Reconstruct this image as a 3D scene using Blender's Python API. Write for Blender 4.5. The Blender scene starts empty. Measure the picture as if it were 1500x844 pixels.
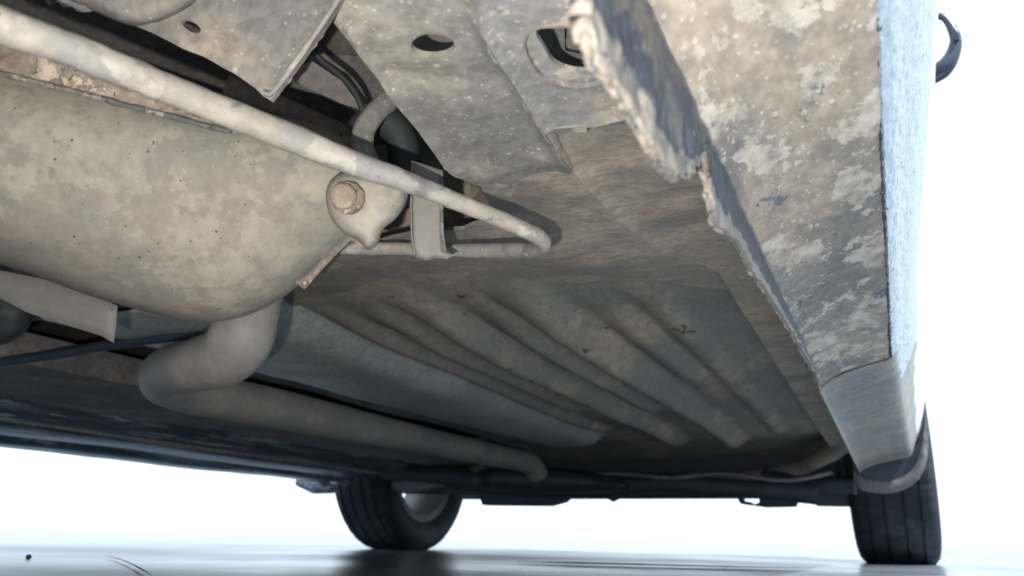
import bpy, bmesh, math, random
import numpy as np
from mathutils import Vector, noise, geometry
random.seed(7)
C = bpy.context.scene.collection
R = math.radians

# ---------------------------------------------------------------- camera
FPX, IW, IH = 1150.0, 1500.0, 844.0
CX, CY = 750.0, 422.0
CAM = Vector((0, 0, 0.042))
_F = Vector((1316 - CX, -(800 - CY), -FPX)).normalized()
_U = Vector((1, -0.02, 0)).cross(_F).normalized()
if _U.y < 0: _U = -_U
_R = _F.cross(_U)
RIGHT = Vector((_R.x, _F.x, _U.x)); UP = Vector((_R.y, _F.y, _U.y)); BACK = Vector((_R.z, _F.z, _U.z))
cd = bpy.data.cameras.new('camera'); cam = bpy.data.objects.new('camera', cd); C.objects.link(cam)
from mathutils import Matrix
cam.matrix_world = Matrix(((RIGHT.x, UP.x, BACK.x, CAM.x), (RIGHT.y, UP.y, BACK.y, CAM.y), (RIGHT.z, UP.z, BACK.z, CAM.z), (0, 0, 0, 1)))
cd.sensor_width = 36; cd.lens = 36 * FPX / IW; cd.clip_start = 0.01; cd.clip_end = 2000
cd.dof.use_dof = True; cd.dof.focus_distance = 0.52; cd.dof.aperture_fstop = 11
bpy.context.scene.camera = cam

# ---------------------------------------------------------------- sky, sun, torch
w = bpy.data.worlds.new('World'); bpy.context.scene.world = w; w.use_nodes = True
nt = w.node_tree; bg = nt.nodes['Background']
sky = nt.nodes.new('ShaderNodeTexSky'); sky.sky_type = 'NISHITA'; sky.sun_disc = False
SUN_EL, SUN_AZ = 52, 100         # azimuth clockwise from +Y
sky.sun_elevation = R(SUN_EL); sky.sun_rotation = R(SUN_AZ); sky.air_density = 1.0; sky.dust_density = 2.5
# thin bright white cloud over the whole sky
cl = nt.nodes.new('ShaderNodeTexNoise'); cl.inputs['Scale'].default_value = 1.6; cl.inputs['Detail'].default_value = 5
tcw = nt.nodes.new('ShaderNodeTexCoord'); nt.links.new(tcw.outputs['Generated'], cl.inputs['Vector'])
cr = nt.nodes.new('ShaderNodeMapRange'); cr.inputs[1].default_value = .3; cr.inputs[2].default_value = .7; cr.inputs[3].default_value = .72; cr.inputs[4].default_value = .95
nt.links.new(cl.outputs[0], cr.inputs[0])
mx = nt.nodes.new('ShaderNodeMix'); mx.data_type = 'RGBA'; mx.inputs[7].default_value = (4.9, 5.7, 6.6, 1)
nt.links.new(cr.outputs[0], mx.inputs[0]); nt.links.new(sky.outputs[0], mx.inputs[6])
nt.links.new(mx.outputs[2], bg.inputs[0]); bg.inputs[1].default_value = 0.15
sd = bpy.data.lights.new('sun', 'SUN'); sd.energy = 4.0; sd.angle = R(0.5); sd.color = (1, .96, .9)
so = bpy.data.objects.new('sun', sd); C.objects.link(so)
dv = Vector((math.sin(R(SUN_AZ)) * math.cos(R(SUN_EL)), math.cos(R(SUN_AZ)) * math.cos(R(SUN_EL)), math.sin(R(SUN_EL))))
so.rotation_euler = dv.to_track_quat('Z', 'Y').to_euler()
# the small torch whose hard shadows show on the underbody
fl = bpy.data.lights.new('torch', 'SPOT'); fl.energy = 5.2; fl.color = (1, .92, .815); fl.shadow_soft_size = 0.003
fl.spot_size = R(135); fl.spot_blend = 0.8
fo = bpy.data.objects.new('torch', fl); C.objects.link(fo)
fo.location = CAM - RIGHT * .034 - UP * .029 + BACK * .01
fo.rotation_euler = (BACK * 1 - UP * .12).to_track_quat('Z', 'Y').to_euler()
vs = bpy.context.scene.view_settings; vs.view_transform = 'Standard'; vs.look = 'None'; vs.gamma = 1; vs.use_curve_mapping = False
bpy.context.scene.display_settings.display_device = 'sRGB'
vs.exposure = 1.0

# ---------------------------------------------------------------- pixel -> place
def ray(x, y): return RIGHT * (x - CX) - UP * (y - CY) - BACK * FPX
def at(x, y, X=None, Y=None, Z=None, D=None):   # Z is height above the lens
    r = ray(x, y)
    if D is not None: t = D / FPX
    elif X is not None: t = X / r.x
    elif Y is not None: t = Y / r.y
    else: t = Z / r.z
    return CAM + r * t

# ---------------------------------------------------------------- mesh helpers
def smooth(me, ang=35):
    me.shade_smooth()
    me.set_sharp_from_angle(angle=R(ang))
def link(name, me, mat, parent=None, label=None):
    o = bpy.data.objects.new(name, me); C.objects.link(o)
    if mat: me.materials.append(mat)
    if parent: o.parent = parent
    if label: o['label'] = label
    return o
def from_data(name, V, Fc, mat, parent=None, ang=35, label=None):
    me = bpy.data.meshes.new(name); me.from_pydata([tuple(v) for v in V], [], Fc); me.update()
    smooth(me, ang); return link(name, me, mat, parent, label)
def inside(pts, poly):
    pts = np.asarray(pts, float); P = np.asarray(poly, float); x, y = pts[:, 0], pts[:, 1]
    r = np.zeros(len(pts), bool); n = len(P)
    for i in range(n):
        x1, y1 = P[i]; x2, y2 = P[(i + 1) % n]
        if y1 == y2: continue
        c = ((y1 > y) != (y2 > y)) & (x < (x2 - x1) * (y - y1) / (y2 - y1) + x1)
        r ^= c
    return r
def seg_dist(pts, poly, closed=True):
    pts = np.asarray(pts, float); P = np.asarray(poly, float); best = np.full(len(pts), 1e9)
    n = len(P)
    for i in range(n if closed else n - 1):
        a = P[i]; b = P[(i + 1) % n]; ab = b - a; L = (ab ** 2).sum()
        if L == 0: continue
        t = np.clip(((pts - a) @ ab) / L, 0, 1); d = np.hypot(*(pts - a - t[:, None] * ab).T)
        best = np.minimum(best, d)
    return best
def densify(poly, step, closed=True):
    out = []; n = len(poly)
    for i in range(n if closed else n - 1):
        a = np.array(poly[i], float); b = np.array(poly[(i + 1) % n], float)
        k = max(1, int(round(np.hypot(*(b - a)) / step)))
        for j in range(k): out.append(tuple(a + (b - a) * j / k))
    if not closed: out.append(tuple(map(float, poly[-1])))
    return out
def curve(pts, n=8, closed=False):              # Catmull-Rom through tuples or Vectors
    P = [np.array(p, float) for p in pts]; out = []; m = len(P)
    for i in range(m if closed else m - 1):
        if closed: p0, p1, p2, p3 = P[i - 1], P[i], P[(i + 1) % m], P[(i + 2) % m]
        else: p0 = P[max(i - 1, 0)]; p1 = P[i]; p2 = P[i + 1]; p3 = P[min(i + 2, m - 1)]
        for j in range(n):
            t = j / n
            out.append(.5 * (2 * p1 + (p2 - p0) * t + (2 * p0 - 5 * p1 + 4 * p2 - p3) * t * t + (3 * p1 - p0 - 3 * p2 + p3) * t ** 3))
    if not closed: out.append(P[-1])
    return [tuple(p) for p in out]
def triangulate(outline, holes, step):
    pts = []; edges = []
    def loop(poly, st):
        d = densify(poly, st); b = len(pts); pts.extend(d)
        edges.extend([(b + i, b + (i + 1) % len(d)) for i in range(len(d))])
    loop(outline, step)
    for h in holes: loop(h, step * .5)
    A = np.array(outline, float); x0, y0 = A.min(0); x1, y1 = A.max(0)
    g = []; r = 0; y = y0
    while y < y1:
        x = x0 + (step / 2 if r % 2 else 0)
        while x < x1: g.append((x + random.uniform(-.1, .1) * step, y + random.uniform(-.1, .1) * step)); x += step
        y += step * .87; r += 1
    g = np.array(g); ok = inside(g, outline) & (seg_dist(g, outline) > step * .5)
    for h in holes: ok &= ~inside(g, h) & (seg_dist(g, h) > step * .4)
    pts.extend([tuple(p) for p in g[ok]])
    res = geometry.delaunay_2d_cdt([Vector(p) for p in pts], edges, [], 0, 1e-6)
    V = np.array([tuple(v) for v in res[0]]); T = [tuple(f) for f in res[2]]
    c = np.array([V[list(t)].mean(0) for t in T]); ok = inside(c, outline)
    for h in holes: ok &= ~inside(c, h)
    return V, [t for t, k in zip(T, ok) if k]
def nz(p, s, o=0, oct=3):
    v = 0; a = 1
    for i in range(oct):
        v += a * noise.noise(Vector((p[0] * s + o, p[1] * s - o, p[2] * s))); s *= 2.1; a *= .5
    return v
def sheet(name, outline, fn, mat, parent, step=10, holes=(), thick=.003, dent=(0, 20), edge=None, relief=None, label=None, split=40):
    """plate cut to an outline and bent by fn(px, py) -> point; edge = (width px, drop m) rolls the rim away; relief(px array, py array) -> metres towards the viewer"""
    V, T = triangulate(outline, list(holes), step)
    P = [fn(x, y) for x, y in V]
    off = np.zeros(len(V))
    if edge:
        d = seg_dist(V, outline)
        t = np.clip(1 - d / edge[0], 0, 1); off -= edge[1] * t ** 2
    if relief is not None: off += relief(V[:, 0], V[:, 1])
    Q = []
    for p, o_ in zip(P, off):
        v = (CAM - p).normalized(); n = Vector((v.x * .3, v.y * .3, -1 + v.z * .3)).normalized() if edge is None else v
        dd = o_ + (dent[0] * nz(p, dent[1], 3.1) if dent[0] else 0)
        Q.append(p + n * dd)
    F = []
    for t in T:
        a, b, c = [Q[i] for i in t]
        if (b - a).cross(c - a).dot(CAM - a) < 0: t = t[::-1]
        F.append(t)
    o = from_data(name, Q, F, mat, parent, split, label)
    if thick:
        s = o.modifiers.new('thick', 'SOLIDIFY'); s.thickness = thick; s.offset = -1
        e = o.modifiers.new('edges', 'EDGE_SPLIT'); e.split_angle = R(split + 10)
    return o
def pillow(name, outline, dfn, front, back, width, mat, parent, step=10, dent=(0, 20), label=None, relief=None):
    """closed, rounded solid body: outline at distance dfn, bulging to the front and to the back"""
    V, T = triangulate(outline, [], step); n = len(V)
    d = seg_dist(V, outline); t = np.clip(d / width, 0, 1); h = np.sqrt(1 - (1 - t) ** 2)
    rl = relief(V[:, 0], V[:, 1]) if relief else np.zeros(n)
    A = []; B = []
    for i, (x, y) in enumerate(V):
        D = dfn(x, y); r = ray(x, y) / FPX; p = CAM + r * D
        A.append(CAM + r * (D - front * h[i] - rl[i] - (dent[0] * nz(p, dent[1]) * min(1, d[i] / 15) if dent[0] else 0)))
        B.append(CAM + r * (D + back * h[i] + .0001))
    F = []; U = []
    bd = d < .01; idx = {}
    for t_ in T:
        a, b, c = [A[i] for i in t_]
        if (b - a).cross(c - a).dot(CAM - a) < 0: t_ = t_[::-1]
        F.append(t_); F.append(tuple((i if bd[i] else i + n) for i in t_[::-1]))
    F = [f for f in F if len(set(f)) == 3]
    # drop back duplicates that use only rim vertices
    seen = set(); G = []
    for f in F:
        k = tuple(sorted(f))
        if k in seen: continue
        seen.add(k); G.append(f)
    o = from_data(name, A + B, G, mat, parent, 60, label)
    return o
def tube(name, pts, rad, mat, parent, n=16, rough=(0, 60), caps=True, label=None, ang=60, flat=1):
    P = [Vector(p) for p in pts]; m = len(P)
    rr = rad if isinstance(rad, (list, tuple)) else [rad] * m
    if len(rr) != m: rr = list(np.interp(np.linspace(0, 1, m), np.linspace(0, 1, len(rr)), rr))
    V = []; F = []; nrm = None
    for i in range(m):
        t = (P[min(i + 1, m - 1)] - P[max(i - 1, 0)]).normalized()
        if nrm is None: nrm = t.orthogonal().normalized()
        nrm = (nrm - t * nrm.dot(t)).normalized(); b = t.cross(nrm)
        for k in range(n):
            a = 2 * math.pi * k / n; q = nrm * math.cos(a) + b * math.sin(a) * flat
            r = rr[i]; v = P[i] + q * r
            if rough[0]: v += q * rough[0] * nz(v, rough[1])
            V.append(v)
    for i in range(m - 1):
        for k in range(n):
            k2 = (k + 1) % n; F.append((i * n + k, i * n + k2, (i + 1) * n + k2, (i + 1) * n + k))
    if caps: F.append(tuple(range(n))[::-1]); F.append(tuple((m - 1) * n + k for k in range(n)))
    return from_data(name, V, F, mat, parent, ang, label)
def grid(name, rows, mat, parent, thick=0, ang=40, label=None, closed=False, flip=False):
    n = len(rows[0]); V = [p for r in rows for p in r]; F = []
    for i in range(len(rows) - 1):
        for j in range(n - (0 if closed else 1)):
            j2 = (j + 1) % n; f = (i * n + j, i * n + j2, (i + 1) * n + j2, (i + 1) * n + j)
            F.append(f[::-1] if flip else f)
    o = from_data(name, V, F, mat, parent, ang, label)
    if thick:
        s = o.modifiers.new('thick', 'SOLIDIFY'); s.thickness = abs(thick); s.offset = -1 if thick > 0 else 1
        e = o.modifiers.new('edges', 'EDGE_SPLIT'); e.split_angle = R(50)
    return o
def box(name, x0, x1, y0, y1, z0, z1, mat, parent, bev=.006, label=None):
    bm = bmesh.new(); bmesh.ops.create_cube(bm, size=1)
    for v in bm.verts:
        v.co = Vector(((x0 + x1) / 2 + v.co.x * (x1 - x0), (y0 + y1) / 2 + v.co.y * (y1 - y0), CAM.z + (z0 + z1) / 2 + v.co.z * (z1 - z0)))
    bmesh.ops.bevel(bm, geom=bm.edges[:], offset=bev, segments=3, affect='EDGES')
    me = bpy.data.meshes.new(name); bm.to_mesh(me); bm.free(); smooth(me, 50)
    return link(name, me, mat, parent, label)
def lathe_x(name, prof, cx, cy, cz, mat, parent, n=64, label=None, mod=None, ang=30):
    """prof: closed list of (x offset, radius)"""
    V = []; F = []; m = len(prof)
    for i in range(n):
        a = 2 * math.pi * i / n
        for j, (x, r) in enumerate(prof):
            if mod: r = r + mod(i, j, x, r)
            V.append((cx + x, cy + r * math.sin(a), cz + r * math.cos(a)))
    for i in range(n):
        for j in range(m):
            F.append((i * m + j, i * m + (j + 1) % m, ((i + 1) % n) * m + (j + 1) % m, ((i + 1) % n) * m + j))
    return from_data(name, V, F, mat, parent, ang, label)

# ---------------------------------------------------------------- materials
def dirty(name, base=(.20, .205, .2), dust=(.33, .30, .26), clay=(.55, .52, .46), rust=(.2, .1, .05), dust_amt=.5, clay_amt=.3,
          clay_scale=28, speck=.5, pits=.3, rust_amt=0., rough=.85, bump=.5, scale=1., metal=0., stretch=(1, 1, 1), seed=0, grain=.8, edge=.035, mott=.75, spec=.3, rim=False, dark_amt=0., dark=(.03, .035, .045)):
    grain_ = grain
    m = bpy.data.materials.new(name); m.use_nodes = True; t = m.node_tree; N = t.nodes; L = t.links
    b = N['Principled BSDF']
    tc = N.new('ShaderNodeTexCoord'); mp = N.new('ShaderNodeMapping'); mp.inputs['Scale'].default_value = stretch
    mp.inputs['Location'].default_value = (seed * 1.37, seed * .71, seed * .33)
    L.new(tc.outputs['Object'], mp.inputs[0]); co = mp.outputs[0]
    def noi(s, d=6, r=.6, dist=0):
        n = N.new('ShaderNodeTexNoise'); n.inputs['Scale'].default_value = s * scale; n.inputs['Detail'].default_value = d
        n.inputs['Roughness'].default_value = r; n.inputs['Distortion'].default_value = dist; L.new(co, n.inputs['Vector']); return n.outputs[0]
    def ramp(v, a, b_):
        r = N.new('ShaderNodeMapRange'); r.inputs[1].default_value = a; r.inputs[2].default_value = b_; r.interpolation_type = 'SMOOTHSTEP'
        L.new(v, r.inputs[0]); return r.outputs[0]
    def mix(f, A, B):
        x = N.new('ShaderNodeMix'); x.data_type = 'RGBA'
        if isinstance(f, float): x.inputs[0].default_value = f
        else: L.new(f, x.inputs[0])
        for s, v in ((6, A), (7, B)):
            if isinstance(v, tuple): x.inputs[s].default_value = (*v, 1)
            else: L.new(v, x.inputs[s])
        return x.outputs[2]
    def mul(a, b_, op='MULTIPLY'):
        x = N.new('ShaderNodeMath'); x.operation = op
        for i, v in enumerate((a, b_)):
            if isinstance(v, (int, float)): x.inputs[i].default_value = v
            else: L.new(v, x.inputs[i])
        return x.outputs[0]
    n1 = noi(9, 8, .62); n2 = noi(clay_scale, 10, .68, .25); n3 = noi(170, 4, .6); n4 = noi(3.2, 4, .5); n5 = noi(60, 6, .7)
    f1 = ramp(n1, .62 - dust_amt * .35, .72 - dust_amt * .25)
    col = mix(f1, base, dust)
    # mottled tone of the dry dirt
    tone = mix(ramp(n5, .3, .7), tuple(c * .78 for c in dust), tuple(min(1, c * 1.18) for c in dust)); col = mix(mul(f1, mott), col, tone)
    tone2 = mix(ramp(n4, .35, .65), tuple(c * .7 for c in base), base); col = mix(mul(mul(1.0, f1, 'SUBTRACT'), .8), col, tone2)
    if dark_amt:
        nd = noi(22, 8, .7, .3); fd = ramp(mul(nd, mul(n1, .35), 'ADD'), .86 - dark_amt * .4, .9 - dark_amt * .4); col = mix(fd, col, dark)
    fc = mul(ramp(mul(mul(n2, mul(n4, .35), 'ADD'), mul(n5, .25), 'ADD'), 1.0 - clay_amt * .4, 1.0 + edge - clay_amt * .4), ramp(n5, .25, .6))
    col = mix(mul(fc, .75), col, clay)
    def dots(sc, rad, thr):
        v = N.new('ShaderNodeTexVoronoi'); v.inputs['Scale'].default_value = sc * scale; v.feature = 'F1'; L.new(co, v.inputs['Vector'])
        cx_ = N.new('ShaderNodeSeparateColor'); L.new(v.outputs['Color'], cx_.inputs[0])
        pick = ramp(cx_.outputs[0], thr, thr + .01); rr = mul(cx_.outputs[1], rad)
        dist = mul(v.outputs['Distance'], mul(n3, .18), 'ADD')
        return mul(ramp(mul(rr, dist, 'SUBTRACT'), .0, .08), pick), 0
    if speck:
        s1, _ = dots(170, .42, 1 - speck * .3); s2, _ = dots(400, .5, 1 - speck * .6)
        col = mix(mul(s1, .7), col, clay); col = mix(mul(s2, .6), col, tuple(min(1, c * 1.1) for c in clay))
    if pits:
        p1, _ = dots(260, .34, 1 - pits * .4); col = mix(mul(p1, .8), col, (.03, .027, .025))
    grain = ramp(mul(n3, mul(n5, .6), 'ADD'), .6, 1.0); g_ = N.new('ShaderNodeMix'); g_.data_type = 'RGBA'; g_.blend_type = 'MULTIPLY'; g_.inputs[0].default_value = grain_
    L.new(col, g_.inputs[6]); L.new(mix(grain, (.72, .72, .72), (1.16, 1.15, 1.13)), g_.inputs[7]); col = g_.outputs[2]
    if rim:
        at_ = N.new('ShaderNodeAttribute'); at_.attribute_name = 'rim'
        fr_ = ramp(mul(mul(at_.outputs['Fac'], mul(n2, 1.1), 'ADD'), mul(n5, .7), 'ADD'), 1.25, 1.42); col = mix(mul(fr_, .9), col, mix(grain, tuple(c * .8 for c in clay), clay))
        fk = ramp(mul(n2, n5, 'ADD'), .78, .73); fk2 = mul(fk, ramp(at_.outputs['Fac'], .25, .5)); col = mix(fk2, col, dark)
    if rust_amt:
        fr = ramp(noi(45, 8, .75, .5), .66 - rust_amt * .3, .76 - rust_amt * .3); col = mix(mul(fr, .85), col, rust)
    L.new(col, b.inputs['Base Color']); b.inputs['Roughness'].default_value = rough; b.inputs['Metallic'].default_value = metal
    b.inputs['Specular IOR Level'].default_value = spec
    hgt = mul(mul(n3, .25), mul(n5, .6), 'ADD'); hgt = mul(hgt, mul(fc, .25), 'ADD')
    if speck: hgt = mul(hgt, mul(s1, .5), 'ADD')
    if pits: hgt = mul(hgt, mul(p1, -.6), 'ADD')
    bp = N.new('ShaderNodeBump'); bp.inputs['Strength'].default_value = bump; bp.inputs['Distance'].default_value = .003
    L.new(hgt, bp.inputs['Height']); L.new(bp.outputs[0], b.inputs['Normal'])
    return m
def plain(name, col, rough=.6, metal=0, bump=0, var=.15, sc=40, spec=.5):
    m = bpy.data.materials.new(name); m.use_nodes = True; t = m.node_tree; N = t.nodes; L = t.links; b = N['Principled BSDF']
    tc = N.new('ShaderNodeTexCoord'); n = N.new('ShaderNodeTexNoise'); n.inputs['Scale'].default_value = sc; n.inputs['Detail'].default_value = 6
    L.new(tc.outputs['Object'], n.inputs['Vector'])
    x = N.new('ShaderNodeMix'); x.data_type = 'RGBA'; L.new(n.outputs[0], x.inputs[0])
    x.inputs[6].default_value = (*[c * (1 - var) for c in col], 1); x.inputs[7].default_value = (*[min(1, c * (1 + var)) for c in col], 1)
    L.new(x.outputs[2], b.inputs['Base Color']); b.inputs['Roughness'].default_value = rough; b.inputs['Metallic'].default_value = metal; b.inputs['Specular IOR Level'].default_value = spec
    if bump:
        bp = N.new('ShaderNodeBump'); bp.inputs['Strength'].default_value = bump; bp.inputs['Distance'].default_value = .002; L.new(n.outputs[0], bp.inputs['Height']); L.new(bp.outputs[0], b.inputs['Normal'])
    return m
M = {}
M['tank'] = dirty('tank dirt', base=(.285, .275, .25), dust=(.315, .285, .25), clay=(.385, .36, .31), dust_amt=.5, clay_amt=.44, clay_scale=12, speck=.3, pits=.7, rough=.8, bump=.22, seed=1, grain=.35, edge=.018, mott=.35, rust_amt=.16, rust=(.25, .21, .175))
M['flange'] = dirty('flange dirt', base=(.26, .22, .19), dust=(.36, .31, .26), clay=(.5, .43, .35), clay_amt=.35, clay_scale=60, rust_amt=.35, rust=(.16, .10, .075), speck=.3, bump=.9, seed=2)
M['bar'] = dirty('bar dirt', base=(.30, .305, .31), dust=(.36, .34, .305), clay=(.44, .42, .38), dust_amt=.5, clay_amt=.4, clay_scale=30, speck=.15, pits=.1, bump=.5, seed=3, rough=.55, grain=.4, mott=.4, dark_amt=.16, dark=(.2, .2, .205))
M['rail'] = dirty('rail dirt', base=(.235, .24, .235), dust=(.275, .26, .235), clay=(.5, .47, .42), dust_amt=.5, clay_amt=.1, clay_scale=30, speck=.9, pits=.15, bump=.35, seed=4)
M['rail2'] = dirty('rail splashed', base=(.24, .25, .26), dust=(.31, .28, .245), clay=(.46, .43, .38), dust_amt=.4, clay_amt=.22, clay_scale=44, speck=1.0, pits=.1, bump=.4, seed=5, rust_amt=.08, rust=(.3, .16, .07))
M['cross'] = dirty('crossmember mud', grain=.6, base=(.25, .24, .215), dust=(.32, .28, .24), clay=(.4, .36, .3), dust_amt=.6, clay_amt=.12, clay_scale=22, speck=.2, pits=.3, bump=.7, seed=6, stretch=(1, 1.6, 1))
M['floor'] = dirty('floor mud', base=(.25, .25, .23), dust=(.34, .3, .25), clay=(.36, .33, .28), dust_amt=.4, clay_amt=.12, clay_scale=12, grain=.5, speck=.5, pits=.1, bump=.5, seed=7, stretch=(1, .5, 1), dark_amt=.1, dark=(.07, .065, .06))
M['sill'] = dirty('sill splashed paint', base=(.25, .25, .25), dust=(.37, .325, .275), clay=(.56, .53, .48), mott=.4, dust_amt=.6, clay_amt=.44, clay_scale=34, speck=.9, pits=.2, bump=.5, seed=23, edge=.014, grain=.7, stretch=(1, .6, 1), dark_amt=.2, dark=(.14, .16, .2))
M['sill_far'] = dirty('sill smooth paint', base=(.26, .27, .27), dust=(.32, .31, .28), clay=(.4, .39, .36), dust_amt=.5, clay_amt=.08, clay_scale=10, speck=.15, pits=0, bump=.1, seed=9, rough=.5)
M['weld'] = dirty('flange paint', rim=True, base=(.065, .08, .105), dust=(.15, .14, .13), clay=(.3, .275, .24), dust_amt=.25, clay_amt=.12, clay_scale=45, speck=.3, pits=.1, bump=.9, seed=10, rough=.5, dark_amt=.2, dark=(.04, .05, .075))
M['lip'] = dirty('pale mud', base=(.17, .17, .17), dust=(.25, .225, .195), clay=(.32, .295, .26), dust_amt=.6, clay_amt=.5, clay_scale=60, speck=.2, pits=.1, bump=1.0, seed=11, dark_amt=.2, dark=(.05, .07, .11))
M['pipe'] = dirty('pipe dust', base=(.25, .25, .24), dust=(.29, .275, .255), clay=(.36, .35, .33), dust_amt=.5, clay_amt=.1, clay_scale=15, grain=.25, mott=.4, speck=.04, pits=.05, bump=.12, seed=12, rough=.6, metal=.15)
M['shield'] = dirty('shield dust', base=(.42, .46, .45), dust=(.38, .37, .33), clay=(.4, .4, .37), dust_amt=.25, clay_amt=.1, speck=.08, pits=.05, bump=.2, seed=13, rough=.5, metal=.15)
M['dark'] = dirty('dark underbody', base=(.19, .19, .21), dust=(.25, .235, .235), clay=(.15, .14, .13), dust_amt=.4, clay_amt=.1, clay_scale=14, speck=.05, pits=0, bump=.3, seed=14)
M['member'] = dirty('dusty member', base=(.24, .235, .24), dust=(.31, .29, .28), clay=(.2, .19, .17), dust_amt=.5, clay_amt=.1, speck=.05, pits=0, bump=.3, seed=15)
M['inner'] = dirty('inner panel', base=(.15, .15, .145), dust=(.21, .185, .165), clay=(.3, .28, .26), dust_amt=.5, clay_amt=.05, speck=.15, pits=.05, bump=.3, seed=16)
M['plate'] = dirty('plate dirt', base=(.25, .25, .25), dust=(.33, .29, .25), clay=(.5, .46, .4), dust_amt=.6, clay_amt=.2, clay_scale=24, speck=.4, pits=.05, bump=.3, seed=17)
M['rusty'] = dirty('rusty bolt', base=(.27, .22, .18), dust=(.33, .28, .23), clay=(.4, .36, .3), rust=(.26, .17, .12), rust_amt=.35, speck=.1, clay_amt=.1, bump=.9, scale=2, seed=18)
M['rubber'] = plain('rubber', (.03, .04, .042), .65, bump=.3)
M['tyre'] = dirty('tyre rubber', base=(.018, .026, .038), dust=(.035, .045, .058), clay=(.09, .095, .1), dust_amt=.45, clay_amt=.12, clay_scale=25, speck=.15, pits=0, bump=.4, rough=.65, seed=21)
M['rim'] = plain('dusty rim', (.16, .16, .16), .6, metal=.3)
M['black'] = plain('black plastic', (.025, .04, .065), .35)
M['trim'] = dirty('glossy trim painted highlights', base=(.06, .09, .12), dust=(.2, .26, .3), clay=(.5, .6, .66), dust_amt=.5, clay_amt=.3, clay_scale=20, speck=0, pits=0, bump=.1, stretch=(3, .25, 3), rough=.3, spec=.5, seed=19)  # pale lengthwise streaks are sill highlights put into the colour
M['under'] = plain('black underbody', (.03, .045, .065), .6, var=.5, sc=25)
M['paint'] = plain('silver white paint', (.62, .66, .7), .35, bump=.15, sc=220, var=.06)
M['texture'] = plain('stone guard coating', (.34, .42, .5), .3, bump=.8, sc=260, var=.2)

M['bead'] = dirty('rough dark blue bead', base=(.07, .10, .16), dust=(.12, .14, .18), clay=(.4, .4, .4), dust_amt=.3, clay_amt=.3, clay_scale=90, speck=.5, pits=0, bump=1.0, seed=20)  # dark blue speckled tone for the bead along the sill edge
def plane(z): return lambda x, y: at(x, y, Z=z)
def dist(d): return lambda x, y: at(x, y, D=d)

# ---------------------------------------------------------------- the ground
def ground_mat():
    m = bpy.data.materials.new('wet pale concrete'); m.use_nodes = True; t = m.node_tree; N = t.nodes; L = t.links; b = N['Principled BSDF']
    tc = N.new('ShaderNodeTexCoord')
    def noi(s, d=5, st=(1, 1, 1)):
        mp = N.new('ShaderNodeMapping'); mp.inputs['Scale'].default_value = st; L.new(tc.outputs['Object'], mp.inputs[0])
        n = N.new('ShaderNodeTexNoise'); n.inputs['Scale'].default_value = s; n.inputs['Detail'].default_value = d; L.new(mp.outputs[0], n.inputs['Vector']); return n.outputs[0]
    r = N.new('ShaderNodeValToRGB'); r.color_ramp.elements[0].position = .35; r.color_ramp.elements[1].position = .65
    r.color_ramp.elements[0].color = (.10, .125, .155, 1); r.color_ramp.elements[1].color = (.18, .215, .25, 1)
    L.new(noi(2.2), r.inputs[0]); L.new(r.outputs[0], b.inputs['Base Color'])
    rr = N.new('ShaderNodeMapRange'); rr.inputs[1].default_value = .35; rr.inputs[2].default_value = .65; rr.inputs[3].default_value = .16; rr.inputs[4].default_value = .34
    L.new(noi(1.4, 4), rr.inputs[0]); L.new(rr.outputs[0], b.inputs['Roughness'])
    bp = N.new('ShaderNodeBump'); bp.inputs['Strength'].default_value = .06; bp.inputs['Distance'].default_value = .01; L.new(noi(7, 6), bp.inputs['Height']); L.new(bp.outputs[0], b.inputs['Normal'])
    return m
gv = []; gf = []
me = bpy.data.meshes.new('ground'); s = 600
me.from_pydata([(-s, -s, 0), (s, -s, 0), (s, s, 0), (-s, s, 0)], [], [(0, 1, 2, 3)]); g = link('ground', me, ground_mat()); g['kind'] = 'structure'
def ground_strip(pts, wd, mat):
    rows = []; P = [Vector(p) for p in pts]
    for i, p in enumerate(P):
        t = (P[min(i + 1, len(P) - 1)] - P[max(i - 1, 0)]).normalized(); n = Vector((-t.y, t.x, 0)); ww = wd * (1 + .5 * nz(p, 5)) * min(1, .1 + min(i, len(P) - 1 - i) * .15)
        rows.append([p + n * ww, p - n * ww])
    o = grid('tar_joint', [[(v.x, v.y, .004) for v in r] for r in rows], mat, None); o['kind'] = 'structure'; return o
tar = plain('tar', (.05, .055, .06), .6)
def gnd(x, y): p = at(x, y, Z=-CAM.z); return (p.x, p.y, 0)
ground_strip(curve([gnd(760, 826), gnd(880, 829), gnd(1000, 832), gnd(1190, 836)], 8), .05, tar)
ground_strip(curve([gnd(150, 816), gnd(175, 824), gnd(195, 833), gnd(222, 850)], 8), .0016, tar)

# ---------------------------------------------------------------- the car
car = bpy.data.objects.new('parked_car', None); C.objects.link(car); car.location = (0, 0, 0)
car['label'] = 'silver white car seen from underneath with mud-splashed dusty underbody, exhaust pipe and two front wheels'
car['category'] = 'car'

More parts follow.
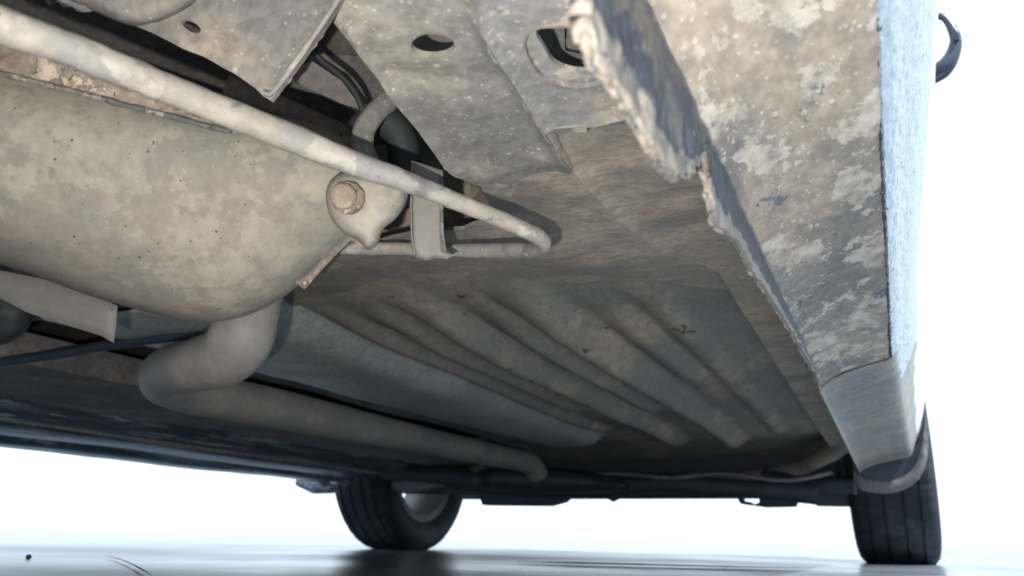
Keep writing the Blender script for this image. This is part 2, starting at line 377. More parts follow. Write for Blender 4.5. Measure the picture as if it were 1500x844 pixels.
# --- floor with pressed ribs
rib_spec = [(-.535, .60, 1.75, .015, .017), (-.478, .62, 1.45, .019, .019), (-.418, .60, 1.95, .028, .024), (-.358, .66, 1.5, .019, .021), (-.30, .60, 2.0, .030, .027), (-.238, .70, 1.25, .014, .02), (-.19, .64, 1.9, .012, .018)]
def ribz(x, y):
    z = 0
    for rx, a, b, h, wr in rib_spec:
        cx = rx + .010 * math.sin(y * 2.3 + rx * 9) - .018 * (y - .6)
        d = (x - cx) / wr; d = abs(d) / (1.15 if d > 0 else 1.75)
        e = max(0, min(1, (y - a) / .20)) * max(0, min(1, (b - y) / .16)); e = e * e * (3 - 2 * e)
        if d < 1: z = max(z, h * e * (.5 + .5 * math.cos(math.pi * d)) ** .75)
    return z
rows = []
for i in range(150):
    y = .56 + 1.7 * (i / 149); r = []
    for j in range(150):
        x = -.9 + .80 * j / 149
        z = .236 - ribz(x, y) + .004 * nz((x, y, 0), 4)
        t2 = max(0, min(1, (y - 2.0) / .25)); z -= t2 * .05
        r.append((x, y, CAM.z + z))
    rows.append(r)
floor = grid('floor_pan', rows, M['floor'], car, thick=-.002)
# floor higher up over the rear
rows = [[(-1.55 + 1.5 * j / 20, -1.0 + 1.72 * i / 30, CAM.z + .36 + .006 * nz((j * .2, i * .2, 0), 1.5)) for j in range(21)] for i in range(31)]
grid('rear_floor', rows, M['inner'], car, thick=-.002)
rows = [[(-1.55 + .75 * j / 20, .7 + 1.4 * i / 30, CAM.z + .235 + (.05 if .4 < j / 20 < .9 else 0)) for j in range(21)] for i in range(31)]
grid('tunnel_panel', rows, M['dark'], car, thick=-.002)
# step between rear floor and floor pan
rows = [[(-1.55 + 1.45 * j / 20, .5 + (0.02 * z), CAM.z + z) for j in range(21)] for z in (.232, .26, .3, .37)]
grid('floor_step', [[(p[0], p[1] + .06, p[2]) for p in r] for r in rows], M['inner'], car, thick=.002)

# --- chassis rail with round hole and oval hole (left face), splashed outer band, crossmember
railz = .2
XW = -.058
ridge = [(680, -60), (705, 40), (760, 128), (800, 190), (832, 242), (905, 320), (990, 400)]
def rel_rail(x, y):
    P = np.c_[x, y]; d = seg_dist(P, ridge, False)
    a = .004 * np.exp(-(d / 9) ** 2)
    d2 = seg_dist(P, [(640, 245), (700, 258), (760, 240), (835, 225)], False); a += .003 * np.exp(-(d2 / 10) ** 2)
    d3 = seg_dist(P, [(500, 30), (560, 120), (615, 190), (665, 250)], False); a += .002 * np.exp(-(d3 / 6) ** 2)
    d4 = seg_dist(P, [(560, 110), (660, 118), (770, 112)], False); a -= .002 * np.exp(-(d4 / 14) ** 2)
    return a
def ell(cx, cy, a, b, rot=0, n=28): return [(cx + a * math.cos(t) * math.cos(rot) - b * math.sin(t) * math.sin(rot), cy + a * math.cos(t) * math.sin(rot) + b * math.sin(t) * math.cos(rot)) for t in [2 * math.pi * k / n for k in range(n)]]
rail_out = [(545, -70), (515, -20), (489, 33), (520, 72), (560, 125), (612, 190), (648, 238), (668, 252), (700, 272), (748, 290), (765, 262), (800, 250), (834, 246), (832, 242), (800, 190), (760, 128), (705, 40), (680, -70)]
hole_r = ell(634, 67, 32, 17, .03)
slot = ell(735, 271, 13, 4, .1, 14)
rail = sheet('chassis_rail', rail_out, plane(railz), M['rail'], car, 9, holes=[hole_r, slot], thick=.0025, dent=(.0015, 25), relief=rel_rail)
oval = curve([(768, 62), (785, 42), (830, 38), (870, 44), (905, 62), (915, 95), (900, 112), (860, 128), (820, 126), (790, 110), (775, 88)], 4, True)
oval_in = curve([(786, 46), (830, 42), (868, 48), (895, 60), (900, 92), (880, 103), (842, 104), (812, 92), (798, 72)], 4, True)
band_out = [(680, -70), (705, 40), (760, 128), (800, 190), (832, 242), (905, 320), (975, 372), (1052, 402), (1095, 470), (1150, 556), (1205, 640), (1215, 670), (1262, 672), (1250, 650), (1200, 545), (1125, 410), (1060, 290), (1010, 195), (960, 80), (925, -70)]
def rel_band(x, y):
    P = np.c_[x, y]; d = seg_dist(P, ridge, False); a = .004 * np.exp(-(d / 9) ** 2)
    d = seg_dist(P, [(800, 188), (860, 182), (930, 165), (1000, 150)], False); a += .003 * np.exp(-(d / 5) ** 2)
    a += np.where(y > 180, -.002, 0) * np.clip((y - 180) / 6, 0, 1)
    d = seg_dist(P, [(910, 300), (970, 268), (1040, 262)], False); a += .003 * np.exp(-(d / 16) ** 2)
    return a
def upper_half(out, y): return out
# split the band at the beige seam: blue-grey near half, brown muddy far half
near = [(680, -70), (705, 40), (760, 128), (798, 187), (860, 182), (930, 165), (1005, 150), (985, 130), (960, 80), (925, -70)]
far = [(798, 187), (832, 242), (905, 320), (975, 372), (1052, 402), (1095, 470), (1150, 556), (1205, 640), (1228, 672), (1266, 672), (1250, 650), (1200, 545), (1125, 410), (1060, 290), (1020, 190), (1005, 150), (930, 165), (860, 182)]
sheet('rail_outer_face', near, plane(railz - .002), M['rail2'], car, 8, holes=[oval], thick=.0025, dent=(.0012, 30), relief=rel_band)
sheet('rail_outer_face', far, plane(railz), M['cross'], car, 9, thick=.0025, dent=(.002, 28), relief=rel_band)
tube('seam_bead', [at(x, y, Z=railz - .003) for x, y in curve([(800, 188), (860, 182), (930, 165), (1000, 150)], 6)], .0011, M['cross'], car, 8, (.0005, 200))
ov_o = [tuple(np.array(p) * 1.03 - np.array((840, 85)) * .03) for p in oval]
sheet('hole_recess', ov_o, plane(railz + .001), M['rail2'], car, 6, holes=[oval_in], thick=.0025, dent=(.0005, 40))
tube('hole_rim', [at(x, y, Z=railz - .0015) for x, y in oval] + [at(*oval[0], Z=railz - .0015)], .0006, M['rusty'], car, 8, (.0005, 200))
tube('sealant_bead', [at(x, y, Z=railz - .001) for x, y in curve([(752, 100), (775, 148), (800, 188), (826, 232), (838, 252)], 8)], [.001, .003, .0036, .003, .0015], M['cross'], car, 12, (.0010, 260), flat=.6)
tube('weld_seam', [(XW + .001, y, CAM.z + .166 + .0006 * math.sin(y * 60)) for y in np.linspace(.05, .6, 90)], .0014, M['rusty'], car, 8, (.0008, 150))
# crossmember behind the rail, bulging and muddy
def cz(x, y):
    t = max(0, min(1, (y - 365) / 70)); return at(x, y, Z=.203 + .03 * t * t)
cross_out = [(400, 440), (440, 405), (500, 372), (545, 356), (600, 345), (680, 335), (722, 312), (700, 268), (690, 255), (780, 235), (836, 238), (905, 318), (975, 350), (1100, 385), (1110, 428), (1040, 422), (960, 408), (880, 410), (820, 415), (720, 402), (640, 400), (560, 408), (500, 428), (440, 440), (420, 480)]
sheet('crossmember', cross_out, cz, M['cross'], car, 9, thick=.0025, dent=(.004, 22), relief=None)

# --- pinch weld flange
def weld(name, edge_px, top_px, thick, mat, lipr, parent=car, waves=.002, bulge=0, rimw=.42):
    E_ = curve(edge_px, 26); T_ = curve(top_px, 26); n = len(E_)
    T_ = [T_[int(round(k * (len(T_) - 1) / (n - 1)))] for k in range(n)]
    rows = []; lip = []
    for i in range(n):
        e = at(*E_[i], X=XW); t = at(*T_[i], X=XW + .002)
        r = []
        for j in range(25):
            u = j / 24; t = Vector((XW + .001, e.y, CAM.z + .1655)); p = e.lerp(t, u)
            k = (1 - u)
            p.x += waves * nz((p.y * 2.2, p.z * 1.2, 0), 26, 1) * (k + .15) * 1.5 + (.0011 if waves > .0015 else .0004) * nz(p, 110, 4) * (k + .3) + bulge * k * k
            if j < 3: p.z += (.0012 if waves > .0015 else .0006) * nz(p, 90, 7)
            r.append(p)
        rows.append(r); lip.append(r[0].copy())
    o = grid(name, rows, mat, parent, thick=thick, ang=60)
    a_ = o.data.attributes.new('rim', 'FLOAT', 'POINT')
    for i_ in range(n):
        for j_ in range(25): a_.data[i_ * 25 + j_].value = max(0, 1 - j_ / 24 / rimw)
    o2 = tube('weld_lip', lip, lipr, M['lip'], o, 10, (.0008, 110), label=None)
    return o
weld('pinch_weld', [(845, -60), (855, 5), (868, 30), (856, 58), (876, 100), (905, 150), (932, 190), (950, 228), (976, 258), (1004, 256), (1022, 236)],
     [(895, -60), (925, 0), (945, 40), (962, 78), (982, 118), (1004, 160), (1014, 185), (1022, 205), (1028, 218), (1032, 226), (1036, 234)], .003, M['weld'], [.0008, .0009, .0013, .001, .001, .0012, .0016, .001])
weld('pinch_weld', [(1028, 282), (1036, 312), (1052, 338), (1080, 366), (1102, 404), (1140, 462), (1180, 528), (1222, 600), (1266, 688)],
     [(1040, 246), (1062, 288), (1084, 330), (1108, 376), (1136, 420), (1166, 474), (1202, 534), (1240, 608), (1278, 688)], .003, M['weld'], [.0012, .0012, .001, .001, .001, .001, .0015, .002, .004], waves=.0010, rimw=.5)
# torn strip between the two flange pieces
weld('pinch_weld', [(1016, 225), (1024, 252), (1030, 272), (1040, 288)], [(1034, 232), (1046, 256), (1056, 276), (1066, 296)], .002, M['rusty'], .0012, waves=.001)

# --- sill (rocker) and body side
def sill_prof(y, k=1):
    return [(-.0585, .1635), (-.056, .169), (-.046, .176), (-.030, .183), (-.010, .189), (.004, .192), (.0135, .195), (.0185, .200), (.0225, .208), (.0275, .220), (.036, .240), (.046, .268)]
def taper(y): t = max(0, min(1, (y - .9) / 1.05)); return t
def sill_rows(y0, y1, ny, lift=0, noise_amp=.002, prof=sill_prof, sub=5):
    rows = []
    for i in range(ny):
        y = y0 + (y1 - y0) * (i / (ny - 1)) ** 1.35; P = prof(y); r = []
        Q = curve(P, sub); tp = taper(y)
        for x, z in Q:
            xx = x + tp * (.03 * max(0, min(1, (x + .0585) / .07))); zz = z + lift - tp * .006 * (1 - min(1, (z - .17) / .1))
            p = Vector((xx, y, CAM.z + zz)); d = noise_amp * nz(p, 16, 5)
            p.z += d * .8; p.x -= d * .4; r.append(p)
        rows.append(r)
    return rows
grid('sill', sill_rows(-.25, .93, 90), M['sill'], car, thick=-.002, label='near part of the sill, splashed with pale dried mud')
grid('sill', sill_rows(.925, 1.96, 60, -.004, .0006), M['sill_far'], car, thick=-.002, label='smooth cleaner front end of the sill')
tube('sill_joint', [Vector((x, .525 + .02 * (x + .05), CAM.z + z - .0002 + .0006)) for x, z in [(-.046, .176), (-.030, .183), (-.010, .189), (.004, .192), (.0135, .195)]], .0007, M['rusty'], car, 8, (.0004, 200))
# coarse stone guard band up the side
def side_prof(y): return [(.0235, .209), (.0290, .222), (.037, .240), (.047, .268), (.056, .30), (.068, .36), (.080, .43), (.1, .54), (.118, .65), (.136, .78), (.135, .88), (.115, 1.05), (.05, 1.25)]
def band_prof(y): return [(.0165, .1945), (.0225, .2035), (.029, .2175), (.0385, .238), (.0485, .266)]
def rough_rows(prof, y0, y1, ny, amp, fr, sub):
    rows = []
    for i in range(ny):
        y = y0 + (y1 - y0) * (i / (ny - 1)) ** 1.4; r = []
        for x, z in curve(prof(y), sub):
            tp = taper(y); p = Vector((x + .03 * tp * max(0, min(1, (x + .0585) / .07)), y, CAM.z + z - .004 * tp)); d = amp * (nz(p, fr, 1, 2)); p.x += d; p.z -= d * .7; r.append(p)
        rows.append(r)
    return rows
grid('stone_guard', rough_rows(band_prof, -.25, 1.1, 420, .0006, 170, 9), M['texture'], car, thick=-.0015)
grid('body_side', rough_rows(side_prof, -.8, 1.97, 60, .0, 5, 4), M['paint'], car, thick=-.0015)
def arch_prof(y): return [(.14, .60), (.15, .70), (.166, .78), (.165, .88), (.145, 1.05), (.08, 1.25)]
rows = [[(x - .0, y, CAM.z + z) for x, z in curve(arch_prof(y), 4)] for y in (1.972, 2.2, 2.4, 2.62)]
wing = grid('front_wing', rows, M['paint'], car, thick=-.0015)
def bead(y0, y1, n, r):
    return tube('sill_bead', [Vector((.0155 + .03 * taper(y) , y, CAM.z + .1965 - .006 * taper(y))) for y in np.linspace(y0, y1, n)], r, M['bead'], car, 10, (.0009, 150))
bead(.02, .93, 420, [.0009, .0013, .0016, .002])
# roof and far side, closing the body
prof = [(.05, 1.25), (-.1, 1.33), (-.75, 1.38), (-1.4, 1.33), (-1.55, 1.25), (-1.6, .9), (-1.62, .6), (-1.58, .3), (-1.535, .19)]
rows = [[(x, y, CAM.z + z) for x, z in curve(prof, 4)] for y in np.linspace(-.8, 2.9, 12)]
prof2 = [p for p in prof]
grid('body_shell', [[(x, y, CAM.z + z) for x, z in curve(prof, 4)] for y in np.linspace(-.8, 1.9, 10)], M['paint'], car, thick=.0015)
prof3 = prof[:7]
grid('body_shell', [[(x, y, CAM.z + z) for x, z in curve(prof3, 4)] for y in np.linspace(1.902, 2.9, 6)], M['paint'], car, thick=.0015)
# hatch at the back end, well behind the viewpoint; front end
box('bonnet', -1.5, .02, 2.55, 3.15, .25, .75, M['paint'], car, .05)
# door shut line and small side details
dl = [at(x, y, X=.125 if y < 120 else .1) for x, y in curve([(1349, 70), (1340, 118), (1328, 160), (1320, 190), (1314, 212)], 6)]
def side_x(z): 
    P = side_prof(0); return float(np.interp(z, [p[1] for p in P[:10]], [p[0] for p in P[:10]]))
def on_side(x, y):
    X = .08
    for _ in range(40):
        p = at(x, y, X=X); X = .6 * X + .4 * (side_x(p.z - CAM.z))
        X = max(.02, min(.14, X))
    return at(x, y, X=X)
tube('door_gap', [on_side(x, y) + (CAM - on_side(x, y)).normalized() * .006 for x, y in curve([(1347, 70), (1339, 118), (1328, 160), (1318, 190), (1308, 222)], 6)], .0009, M['under'], car, 6)
# door handle: looped bar standing off the door
hp = [(1352, 22), (1368, 22), (1384, 27), (1395, 42), (1400, 62), (1394, 84), (1380, 102), (1352, 117)]
hd = [.118, .128, .140, .149, .154, .150, .138, .112]
HY = 1.1
hpts = [at(px, py, Y=HY - .0 + 0 * k) for k, (px, py) in enumerate(hp)]
handle = tube('door_handle', curve(hpts, 6), [.007, .006, .0065, .008, .009, .011, .0135, .013], M['black'], car, 14, (.0004, 60), flat=.75)
tube('handle_cap', [at(1399, 44, Y=HY - .01), at(1402, 52, Y=HY - .01), at(1402, 60, Y=HY - .01)], [.003, .005, .003], M['black'], handle, 10)
for (x, y, h) in ((1357, 272, 16), (1354, 372, 10)):
    tube('moulding_clip', [at(x, y - h / 2, Y=1.3), at(x - 1, y + h / 2, Y=1.3)], .0022, M['black'], car, 8)

# --- top-left plate with hole and folded lip
plate_out = [(60, -120), (70, -10), (120, 6), (200, 38), (298, 82), (350, 112), (386, 136), (398, 138), (412, 122), (455, 62), (505, -12), (570, -120)]
def rel_plate(x, y):
    P = np.c_[x, y]; a = -.004 * np.clip(seg_dist(P, [(398, 138), (455, 62), (505, -12), (570, -120)], False) / -25 + 1, 0, 1) * -1
    d = seg_dist(P, [(150, 10), (215, 36), (262, 20), (300, -20), (330, -60)], False); a = a + np.where(inside(P, [(60, -120), (70, -10), (150, 10), (215, 36), (262, 20), (300, -20), (330, -120)]), .006 * np.clip(d / 25, 0, 1), 0)
    return a
sheet('mounting_plate', plate_out, dist(.40), M['plate'], car, 8, holes=[ell(280, 37, 16, 7, .5, 18)], thick=.003, dent=(.0015, 30), relief=rel_plate)
pillow('panel_bulge', curve([(60, -70), (66, -16), (120, 8), (185, 36), (218, 35), (252, 24), (286, 2), (312, -34), (330, -80)], 4, True), lambda x, y: .398, .012, .01, 40, M['plate'], car, 8, (.0008, 40))
tube('plate_lip', [at(x, y, D=.394) for x, y in curve([(386, 136), (397, 137), (412, 120), (455, 60), (503, -12), (560, -110)], 6)], .0015, M['bar'], car, 10, (.0002, 120))

# --- inner structure glimpsed through the gap
sheet('inner_wall', [(425, 128), (470, 60), (500, 20), (720, -60), (960, -60), (960, 150), (720, 200), (600, 170), (560, 165), (540, 155)], dist(.62), M['inner'], car, 12, thick=.002, dent=(.002, 20), relief=lambda x, y: .02 * np.exp(-(seg_dist(np.c_[x, y], [(440, 95), (500, 130), (545, 180)], False) / 8) ** 2) * 0)
sheet('inner_bracket', [(430, 98), (458, 90), (500, 118), (532, 162), (500, 152), (440, 124), (426, 112)], dist(.53), M['member'], car, 9, thick=.003)
tube('brake_cable', [at(x, y, D=.52) for x, y in curve([(448, 62), (470, 88), (500, 112), (520, 136), (532, 165), (538, 200)], 6)], .0022, M['rubber'], car, 8)
tube('heat_tube', [at(x, y, D=d) for x, y, d in curve([(330, 128, .50), (400, 155, .51), (470, 186, .52), (530, 214, .53)], 6)], .0085, M['inner'], car, 12, (.0006, 60))
sheet('inner_wall', [(590, 150), (660, 130), (840, 240), (900, 330), (820, 400), (560, 400), (560, 330), (600, 300)], dist(.70), M['cross'], car, 12, thick=.002, dent=(.004, 22))
# shapes seen through the two holes
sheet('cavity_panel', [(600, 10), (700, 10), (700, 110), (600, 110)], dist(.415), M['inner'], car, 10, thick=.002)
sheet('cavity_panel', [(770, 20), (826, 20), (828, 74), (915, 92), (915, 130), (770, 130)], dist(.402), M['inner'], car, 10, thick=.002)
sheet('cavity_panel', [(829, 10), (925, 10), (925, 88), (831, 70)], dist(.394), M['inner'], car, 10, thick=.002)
# --- hook and rubber ring
tube('hanger_hook', [at(x, y, D=d) for x, y, d in curve([(600, 118, .50), (572, 145, .49), (548, 168, .48), (533, 192, .475), (532, 220, .47), (545, 250, .47)], 8)], .0068, M['rail'], car, 14, (.0003, 80))
ring = [at(555 + 38 * math.cos(a), 238 + 62 * math.sin(a), D=.53) for a in np.linspace(0, 2 * math.pi, 40)]
tube('rubber_ring', ring, .011, M['rubber'], car, 14, caps=False)
# --- foreground bar, bent back on itself
bp_ = [(-150, -28, .275), (-60, 11, .285), (0, 36, .292), (100, 72, .31), (180, 103, .325), (270, 140, .342), (350, 172, .357), (430, 204, .372), (520, 240, .385), (600, 268, .396), (680, 300, .41), (735, 322, .422), (775, 340, .43), (793, 350, .437), (795, 359, .45), (785, 365, .462), (765, 367, .475), (700, 367, .50), (640, 366, .515), (560, 364, .535), (500, 364, .54)]
cp = curve(bp_, 7)
bw = [(-150, 66), (0, 60), (100, 56), (250, 48), (430, 46), (520, 40), (600, 34), (700, 27), (796, 26)]
rads = []
for i, (x, y, d) in enumerate(cp):
    first = i < 14 * 7
    wpx = np.interp(x, [a for a, _ in bw], [b for _, b in bw]) if first else np.interp(x, [600, 796], [20, 25])
    rads.append(wpx * d / FPX / 2 * (.91 if first else .95))
tube('support_bar', [at(x, y, D=d) for x, y, d in cp], rads, M['bar'], car, 24, (.0005, 140))
# --- strap bracket
sheet('hanger_bracket', [(603, 235), (648, 250), (649, 340), (650, 366), (664, 374), (655, 380), (636, 378), (624, 382), (608, 376), (602, 362), (600, 300)], dist(.455), M['pipe'], car, 3, thick=.003, dent=(.0003, 60), edge=(6, .0022))
tube('bracket_edge', [at(x, y, D=.4535) for x, y in [(647, 252), (647, 300), (648, 345), (652, 368)]], .0009, M['lip'], car, 8)
tube('bracket_edge', [at(x, y, D=.452) for x, y in [(604, 238), (602, 300), (603, 345), (608, 372)]], .0006, M['pipe'], car, 8)

# --- fuel tank / rear box
tank_out = curve([(-160, 80), (-40, 84), (60, 96), (180, 122), (300, 148), (420, 172), (500, 196), (560, 238), (572, 285), (545, 330), (500, 366), (450, 408), (405, 442), (355, 464), (300, 472), (245, 464), (180, 448), (110, 426), (40, 400), (-60, 372), (-160, 360)], 5, True)
def dtank(x, y): return .475 + .00012 * max(0, y - 100) + .00003 * (x - 250)
tank = pillow('fuel_tank', tank_out, dtank, .058, .10, 125, M['tank'], car, 9, (.0028, 16))
# rough seam flange between bar and tank
sheet('seam_flange', [(-160, 0), (0, 50), (60, 72), (120, 100), (200, 132), (280, 162), (350, 186), (345, 195), (300, 186), (250, 173), (178, 155), (120, 139), (60, 124), (0, 110), (-160, 76)], dist(.385), M['flange'], tank, 6, thick=.004, dent=(.003, 90), edge=(9, .004))
tube('seam_edge', [at(x, y, D=.383) for x, y in curve([(-100, 88), (0, 108), (60, 122), (120, 137), (178, 153), (250, 171), (300, 184), (338, 193)], 5)], .0014, M['lip'], tank, 8, (.0008, 150))
sheet('seam_flange', [(505, 350), (520, 330), (548, 318), (566, 320), (553, 358), (540, 364), (526, 360), (514, 352), (490, 376), (470, 397), (446, 424), (432, 414), (452, 400), (478, 372)], dist(.452), M['flange'], tank, 4, thick=.003, edge=(5, .002))
lug = pillow('mounting_lug', curve([(477, 290), (484, 264), (508, 251), (545, 254), (584, 250), (599, 266), (595, 296), (580, 320), (561, 336), (553, 358), (538, 366), (524, 352), (506, 344), (486, 322)], 4, True), lambda x, y: .425, .014, .03, 22, M['tank'], tank, 5, (.0008, 60))
def disc(name, cx, cy, r, D, h, mat, parent, n=24):
    c = at(cx, cy, D=D); v = (CAM - c).normalized(); u = v.orthogonal().normalized(); b = v.cross(u)
    prof = [(0, h), (.6, h), (.9, h * .92), (1, h * .7), (1.02, 0)]
    V = []; F = []
    for k in range(n):
        a = 2 * math.pi * k / n
        for q, hh in prof[1:]:
            rr = r * q * (1 if n > 8 else 1) ; V.append(c + (u * math.cos(a) + b * math.sin(a)) * rr * (1 + .03 * random.uniform(-1, 1)) + v * hh)
    m = len(prof) - 1; V.append(c + v * h)
    for k in range(n):
        k2 = (k + 1) % n
        for j in range(m - 1): F.append((k * m + j, k * m + j + 1, k2 * m + j + 1, k2 * m + j))
        F.append((k * m, k2 * m, len(V) - 1))
    return from_data(name, V, F, mat, parent, 50)
disc('washer', 510, 290, .0085, .408, .003, M['flange'], tank, 28)
disc('bolt_head', 503, 287, .0066, .4045, .004, M['rusty'], tank, 24)
# --- lower-left shield and boot
sheet('splash_plate', [(-80, 380), (0, 396), (60, 408), (130, 430), (172, 448), (170, 480), (166, 502), (148, 492), (90, 474), (40, 458), (10, 442), (-80, 400)], dist(.56), M['pipe'], car, 8, thick=.003, dent=(.001, 20), edge=(10, .003))
for k, r in enumerate((.028, .034, .040, .046)):
    pass
lathe = []
boot_c = at(-25, 455, D=.66)
for k, (dx, rr) in enumerate(((0, 48), (0, 56))): pass
bo = pillow('rubber_boot', ell(-20, 455, 68, 52, .2, 30), lambda x, y: .66, .03, .05, 40, M['rubber'], car, 7, (.004, 60))

# --- exhaust
ep = [(372, 380, .60), (366, 420, .59), (360, 460, .575), (352, 496, .57), (330, 522, .585), (290, 534, .615), (258, 542, .655), (243, 550, .70), (250, 562, .76), (290, 575, .83), (350, 588, .91), (430, 604, 1.03), (520, 624, 1.20), (620, 645, 1.45), (700, 662, 1.68), (755, 673, 1.86), (776, 679, 1.93), (784, 688, 1.94), (789, 697, 1.945)]
ew = [(372, 96), (352, 94), (300, 78), (243, 68), (250, 64)]
cpe = curve(ep, 7); wpx = [100, 98, 94, 94, 88, 80, 76, 74, 70, 66, 62, 56, 48, 39, 34, 31, 31, 30, 30]
wd = [float(np.interp(i / 7, range(len(wpx)), wpx)) for i in range(len(cpe))]
tube('exhaust_pipe', [at(x, y, D=d) for x, y, d in cpe], [a * p[2] / FPX / 2 for a, p in zip(wd, cpe)], M['pipe'], car, 28, (.0004, 30))
# heat shield in the tunnel, in two pieces
def shield(y0, y1, k, nose=0, n=26):
    rows = []
    for i in range(n):
        y = y0 + (y1 - y0) * i / (n - 1); e = 1.0
        if nose: q = max(0, (y - (y1 - nose)) / nose); e = math.sqrt(max(0.0, 1 - q * q)) * .999 + .001
        xr = -.555 - .03 * max(0, min(1, (y - .6) / 1.2)); xl = -.80 + .05 * max(0, min(1, (y - .6) / 1.2)); xm = (xr + xl) / 2
        P = [(xr + .012, .236), (xr, .232), (xr - .014, .219), (xr - .03, .208), (xr - .055, .203), (xm, .202), (xl + .055, .203), (xl + .03, .208), (xl + .014, .219), (xl, .234)]
        r = []
        for x, z in curve(P, 4):
            x = xm + (x - xm) * (k + .0) * (.55 + .45 * e); z = .237 - (.237 - z) * k * e + .0022 * nz((x, y, 0), 14, 2) * e
            r.append((x, y, CAM.z + z))
        rows.append(r)
    return grid('heat_shield', rows, M['shield'], car, thick=.0015, ang=50)
shield(.50, .715, 1.03); shield(.71, 1.52, 1.0, n=60); shield(1.515, 1.80, .97, nose=.09, n=40)

# --- left underbody: cable, members, far sill
def wl(name, pts, r, mat, n=12, **k): return tube(name, pts, r, mat, car, n, **k)
wl('brake_line', [at(x, y, Z=.2) for x, y in curve([(-60, 536), (0, 530), (80, 520), (160, 505), (220, 497), (300, 488)], 5)], .006, M['under'])
rows = []
for y in np.linspace(.1, 2.1, 30):
    rows.append([(x, y, CAM.z + z + .003 * nz((x, y, 0), 5)) for x, z in ((-.98, .24), (-1.0, .205), (-1.03, .20), (-1.12, .198), (-1.2, .196), (-1.235, .2), (-1.25, .24))])
grid('side_member', rows, M['member'], car, thick=.002)
rows = []
for y in np.linspace(-.2, 2.0, 50):
    r = []
    for x, z in curve([(-1.26, .215), (-1.30, .178), (-1.33, .172), (-1.345, .185), (-1.37, .186), (-1.385, .168), (-1.43, .16), (-1.46, .166), (-1.475, .15), (-1.50, .1465), (-1.53, .15), (-1.54, .19)], 5):
        r.append((x, y, CAM.z + z + .004 * nz((x * 3, y, 0), 3)))
    rows.append(r)
grid('far_sill', rows, M['trim'], car, thick=.002, label='opposite sill with highlight streaks painted into its colour')
tube('sill_flange', [(-1.315, y, CAM.z + .171 + .002 * math.sin(y * 9)) for y in np.linspace(-.2, 1.9, 40)], .005, M['sill_far'], car, 8)
wl('jacking_point', [at(438, 706, Y=1.95), at(462, 714, Y=1.93), at(488, 716, Y=1.92)], [.014, .02, .014], M['trim'])

# --- front subframe silhouettes
sf = box('front_subframe', -1.5, -.1, 2.12, 2.35, .135, .34, M['under'], car, .02)
box('front_bulkhead', -1.55, .02, 2.75, 2.8, .14, .6, M['under'], car, .01)
def slab(name, outline, Y, thick, mat): return sheet(name, outline, lambda x, y: at(x, y, Y=Y), mat, car, 8, thick=thick, split=30)
slab('undertray', [(640, 690), (900, 690), (905, 720), (870, 724), (830, 727), (822, 735), (800, 741), (706, 740), (702, 727), (664, 725), (640, 720)], 2.08, .05, M['under'])
slab('engine_mount', [(1060, 690), (1175, 690), (1175, 728), (1166, 742), (1120, 743), (1082, 738), (1075, 722)], 2.08, .03, M['under']) if False else None
sheet('tow_bracket', [(1060, 700), (1250, 700), (1250, 742), (1196, 741), (1190, 727), (1172, 727), (1164, 742), (1120, 743), (1084, 738), (1076, 722)], lambda x, y: at(x, y, Y=2.08), M['under'], car, 6, holes=[[(1086, 727), (1112, 727), (1112, 736), (1104, 739), (1098, 735), (1088, 734)]], thick=.04, split=30)
tube('drain_plug', [at(885, 724, Y=2.1), at(899, 727, Y=2.09), at(912, 724, Y=2.1)], [.008, .016, .008], M['under'], car, 10)
rows = [[at(x, y, Z=.19 - .02 * k) for x, y in curve([(1252, 634), (1215, 655), (1180, 680), (1120, 700), (1040, 706), (960, 700)], 5)] for k in (0,)]
tube('outrigger', [at(x, y, Y=yy) for x, y, yy in curve([(1262, 625, 1.75), (1240, 645, 1.85), (1205, 668, 1.98), (1160, 690, 2.05), (1080, 700, 2.08), (980, 698, 2.09)], 6)], [.03, .032, .03, .026, .02, .016], M['cross'], car, 14, (.003, 12), flat=.7)
tube('axle_arm', [at(x, y, Y=2.02) for x, y in curve([(560, 690), (660, 698), (760, 712), (860, 716), (980, 708), (1080, 715), (1200, 722)], 6)], [.02, .03, .028, .02, .026, .02, .03], M['under'], car, 12, (.004, 12))

pillow('gearbox_pan', curve([(700, 690), (760, 684), (850, 690), (905, 700), (930, 716), (905, 722), (820, 724), (740, 722), (695, 712)], 4, True), lambda x, y: 2.02, .06, .05, 20, M['under'], car, 7, (.006, 14))
tube('control_arm', [at(x, y, Y=yy) for x, y, yy in curve([(545, 705, 2.15), (600, 712, 2.1), (655, 702, 2.05), (720, 690, 2.02)], 6)], [.018, .022, .02, .026], M['dark'], car, 12, (.003, 20))
tube('control_arm', [at(x, y, Y=yy) for x, y, yy in curve([(1252, 712, 2.0), (1190, 712, 2.02), (1120, 700, 2.05)], 6)], [.02, .018, .024], M['under'], car, 12, (.003, 20))
tube('brake_line', [at(x, y, Y=1.98) for x, y in curve([(820, 700), (900, 694), (980, 700), (1060, 694), (1150, 704), (1220, 692)], 6)], .005, M['dark'], car, 8)
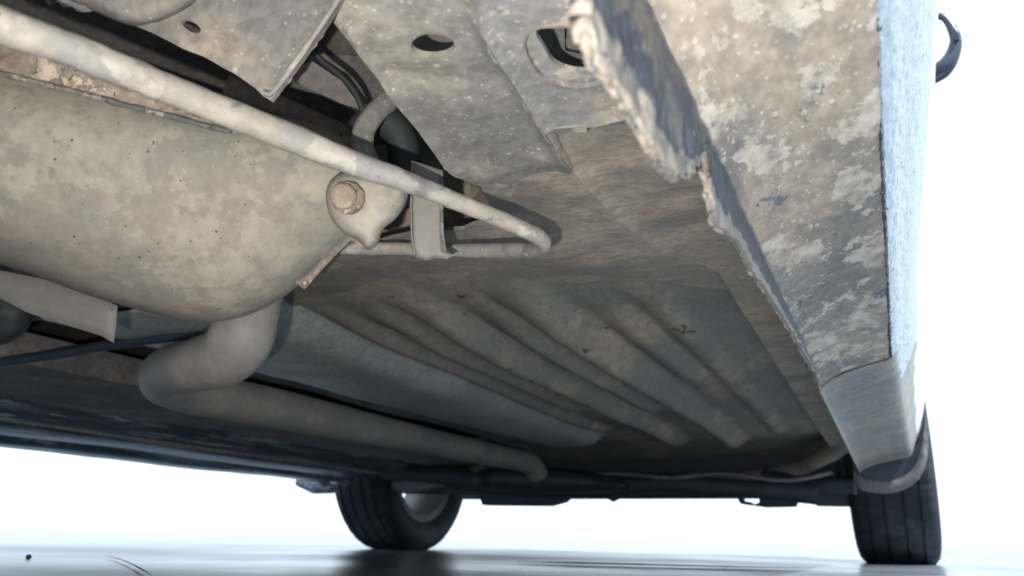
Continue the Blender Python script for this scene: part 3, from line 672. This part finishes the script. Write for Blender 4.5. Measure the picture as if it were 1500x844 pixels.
# --- wheels
def wheel(cx, cy, width, rad, label):
    w_ = width / 2; t = []
    # tyre profile (x, r), closed, tread with four grooves
    t += [(-w_ * .80, rad * .66), (-w_ * 1.0, rad * .76), (-w_ * 1.04, rad * .85), (-w_ * .98, rad * .93), (-w_ * .86, rad * .975)]
    xs = [-.62, -.26, .1 + .16, .62]
    cur = -w_ * .80; t.append((cur, rad * .985))
    for g_ in (-.6, -.22, .22, .6):
        a = (g_ - .035) * w_; b = (g_ + .035) * w_
        ra = rad * (1 - .012 * (g_ ** 2)); t += [(a, ra), (a + .001, ra - .005), (b - .001, ra - .005), (b, ra)]
    t += [(w_ * .80, rad * .985), (w_ * .86, rad * .975), (w_ * .98, rad * .93), (w_ * 1.04, rad * .85), (w_ * 1.0, rad * .76), (w_ * .80, rad * .66)]
    def mod(i, j, x, r):
        if r < rad * .955 or r < rad * .975 - .002: return 0
        k = (i + (3 if abs(x) > w_ * .5 else 0)) % 6
        return -.0035 if (k == 0 and abs(x) > w_ * .25) else 0
    wh = bpy.data.objects.new('wheel', None); C.objects.link(wh); wh.parent = car; wh.location = (cx, cy, rad)
    wh['label'] = label
    ty = lathe_x('tyre', t, 0, 0, 0, M['tyre'], wh, 240, mod=mod, ang=35)
    for v in ty.data.vertices:
        if v.co.z < -rad + .007:
            v.co.x *= 1.015; v.co.z = -rad + .007
    wh.location.z -= .0068
    rp = [(-w_ * .80, rad * .67), (-w_ * .78, rad * .62), (-w_ * .5, rad * .57), (w_ * .3, rad * .56), (w_ * .78, rad * .62), (w_ * .80, rad * .67), (w_ * .84, rad * .675), (w_ * .82, rad * .6), (w_ * .3, rad * .545), (-w_ * .5, rad * .555), (-w_ * .82, rad * .6), (-w_ * .84, rad * .675)]
    rm = lathe_x('rim', rp, 0, 0, 0, M['rim'], wh, 72)
    s = 1 if cx > -.5 else -1
    hubp = [(s * w_ * .55, .001), (s * w_ * .62, .03), (s * w_ * .6, .055), (s * w_ * .45, .06), (s * w_ * .3, .05), (s * w_ * .3, .001)]
    lathe_x('hub', hubp, 0, 0, 0, M['rim'], wh, 32)
    for k in range(5):
        a = 2 * math.pi * k / 5 + .35; c, q = math.sin(a), math.cos(a)
        rows = []
        for r, hw, xx in ((.045, .03, .5), (.09, .022, .56), (.13, .02, .6), (rad * .57, .03, .5)):
            pts = []
            for (du, dx) in ((-1, 0), (1, 0), (.8, -.25), (-.8, -.25)):
                pts.append((s * w_ * (xx + dx), r * c + du * hw * q, r * q - du * hw * c))
            rows.append(pts)
        grid('spoke', rows, M['rim'], wh, closed=True, ang=30)
    kr = .42 if s > 0 else .26
    dk = [(-s * w_ * .0, .001), (0, rad * kr), (s * .006, rad * kr), (s * .006, .001)]
    lathe_x('brake_disc', dk, 0, 0, 0, M['under'] if s > 0 else M['rim'], wh, 40)
    return wh
wheel(0.0, 2.283, .182, .29, 'nearest-side front wheel behind the sill end')
lw = wheel(-1.5, 2.33, .2, .29, 'far-side front wheel left of the undertray')
lw.rotation_euler.z = R(0)
# wheel liner at the end of the sill
sheet('wheel_liner', curve([(1250, 690), (1262, 700), (1290, 706), (1320, 700), (1340, 682), (1352, 645), (1356, 598), (1360, 640), (1356, 682), (1340, 708), (1310, 722), (1280, 722), (1258, 715)], 3, True), lambda x, y: at(x, y, Y=1.965), M['dark'], car, 6, thick=.012, edge=(5, .004))
sheet('wheel_liner', [(1248, 660), (1345, 650), (1356, 600), (1354, 645), (1342, 684), (1320, 702), (1290, 708), (1260, 702), (1250, 690)], lambda x, y: at(x, y, Y=1.975), M['under'], car, 6, thick=.01)

# --- pebble on the ground
p = gnd(41, 819); bm = bmesh.new(); bmesh.ops.create_icosphere(bm, subdivisions=3, radius=.004)
for v in bm.verts: v.co *= 1 + .25 * noise.noise(v.co * 90); v.co.z *= .9
me = bpy.data.meshes.new('pebble'); bm.to_mesh(me); bm.free(); me.shade_smooth()
o = link('pebble', me, M['rubber']); o.location = (p[0], p[1], .003); o['label'] = 'small dark pebble lying alone on the pale wet ground at the left'; o['category'] = 'pebble'
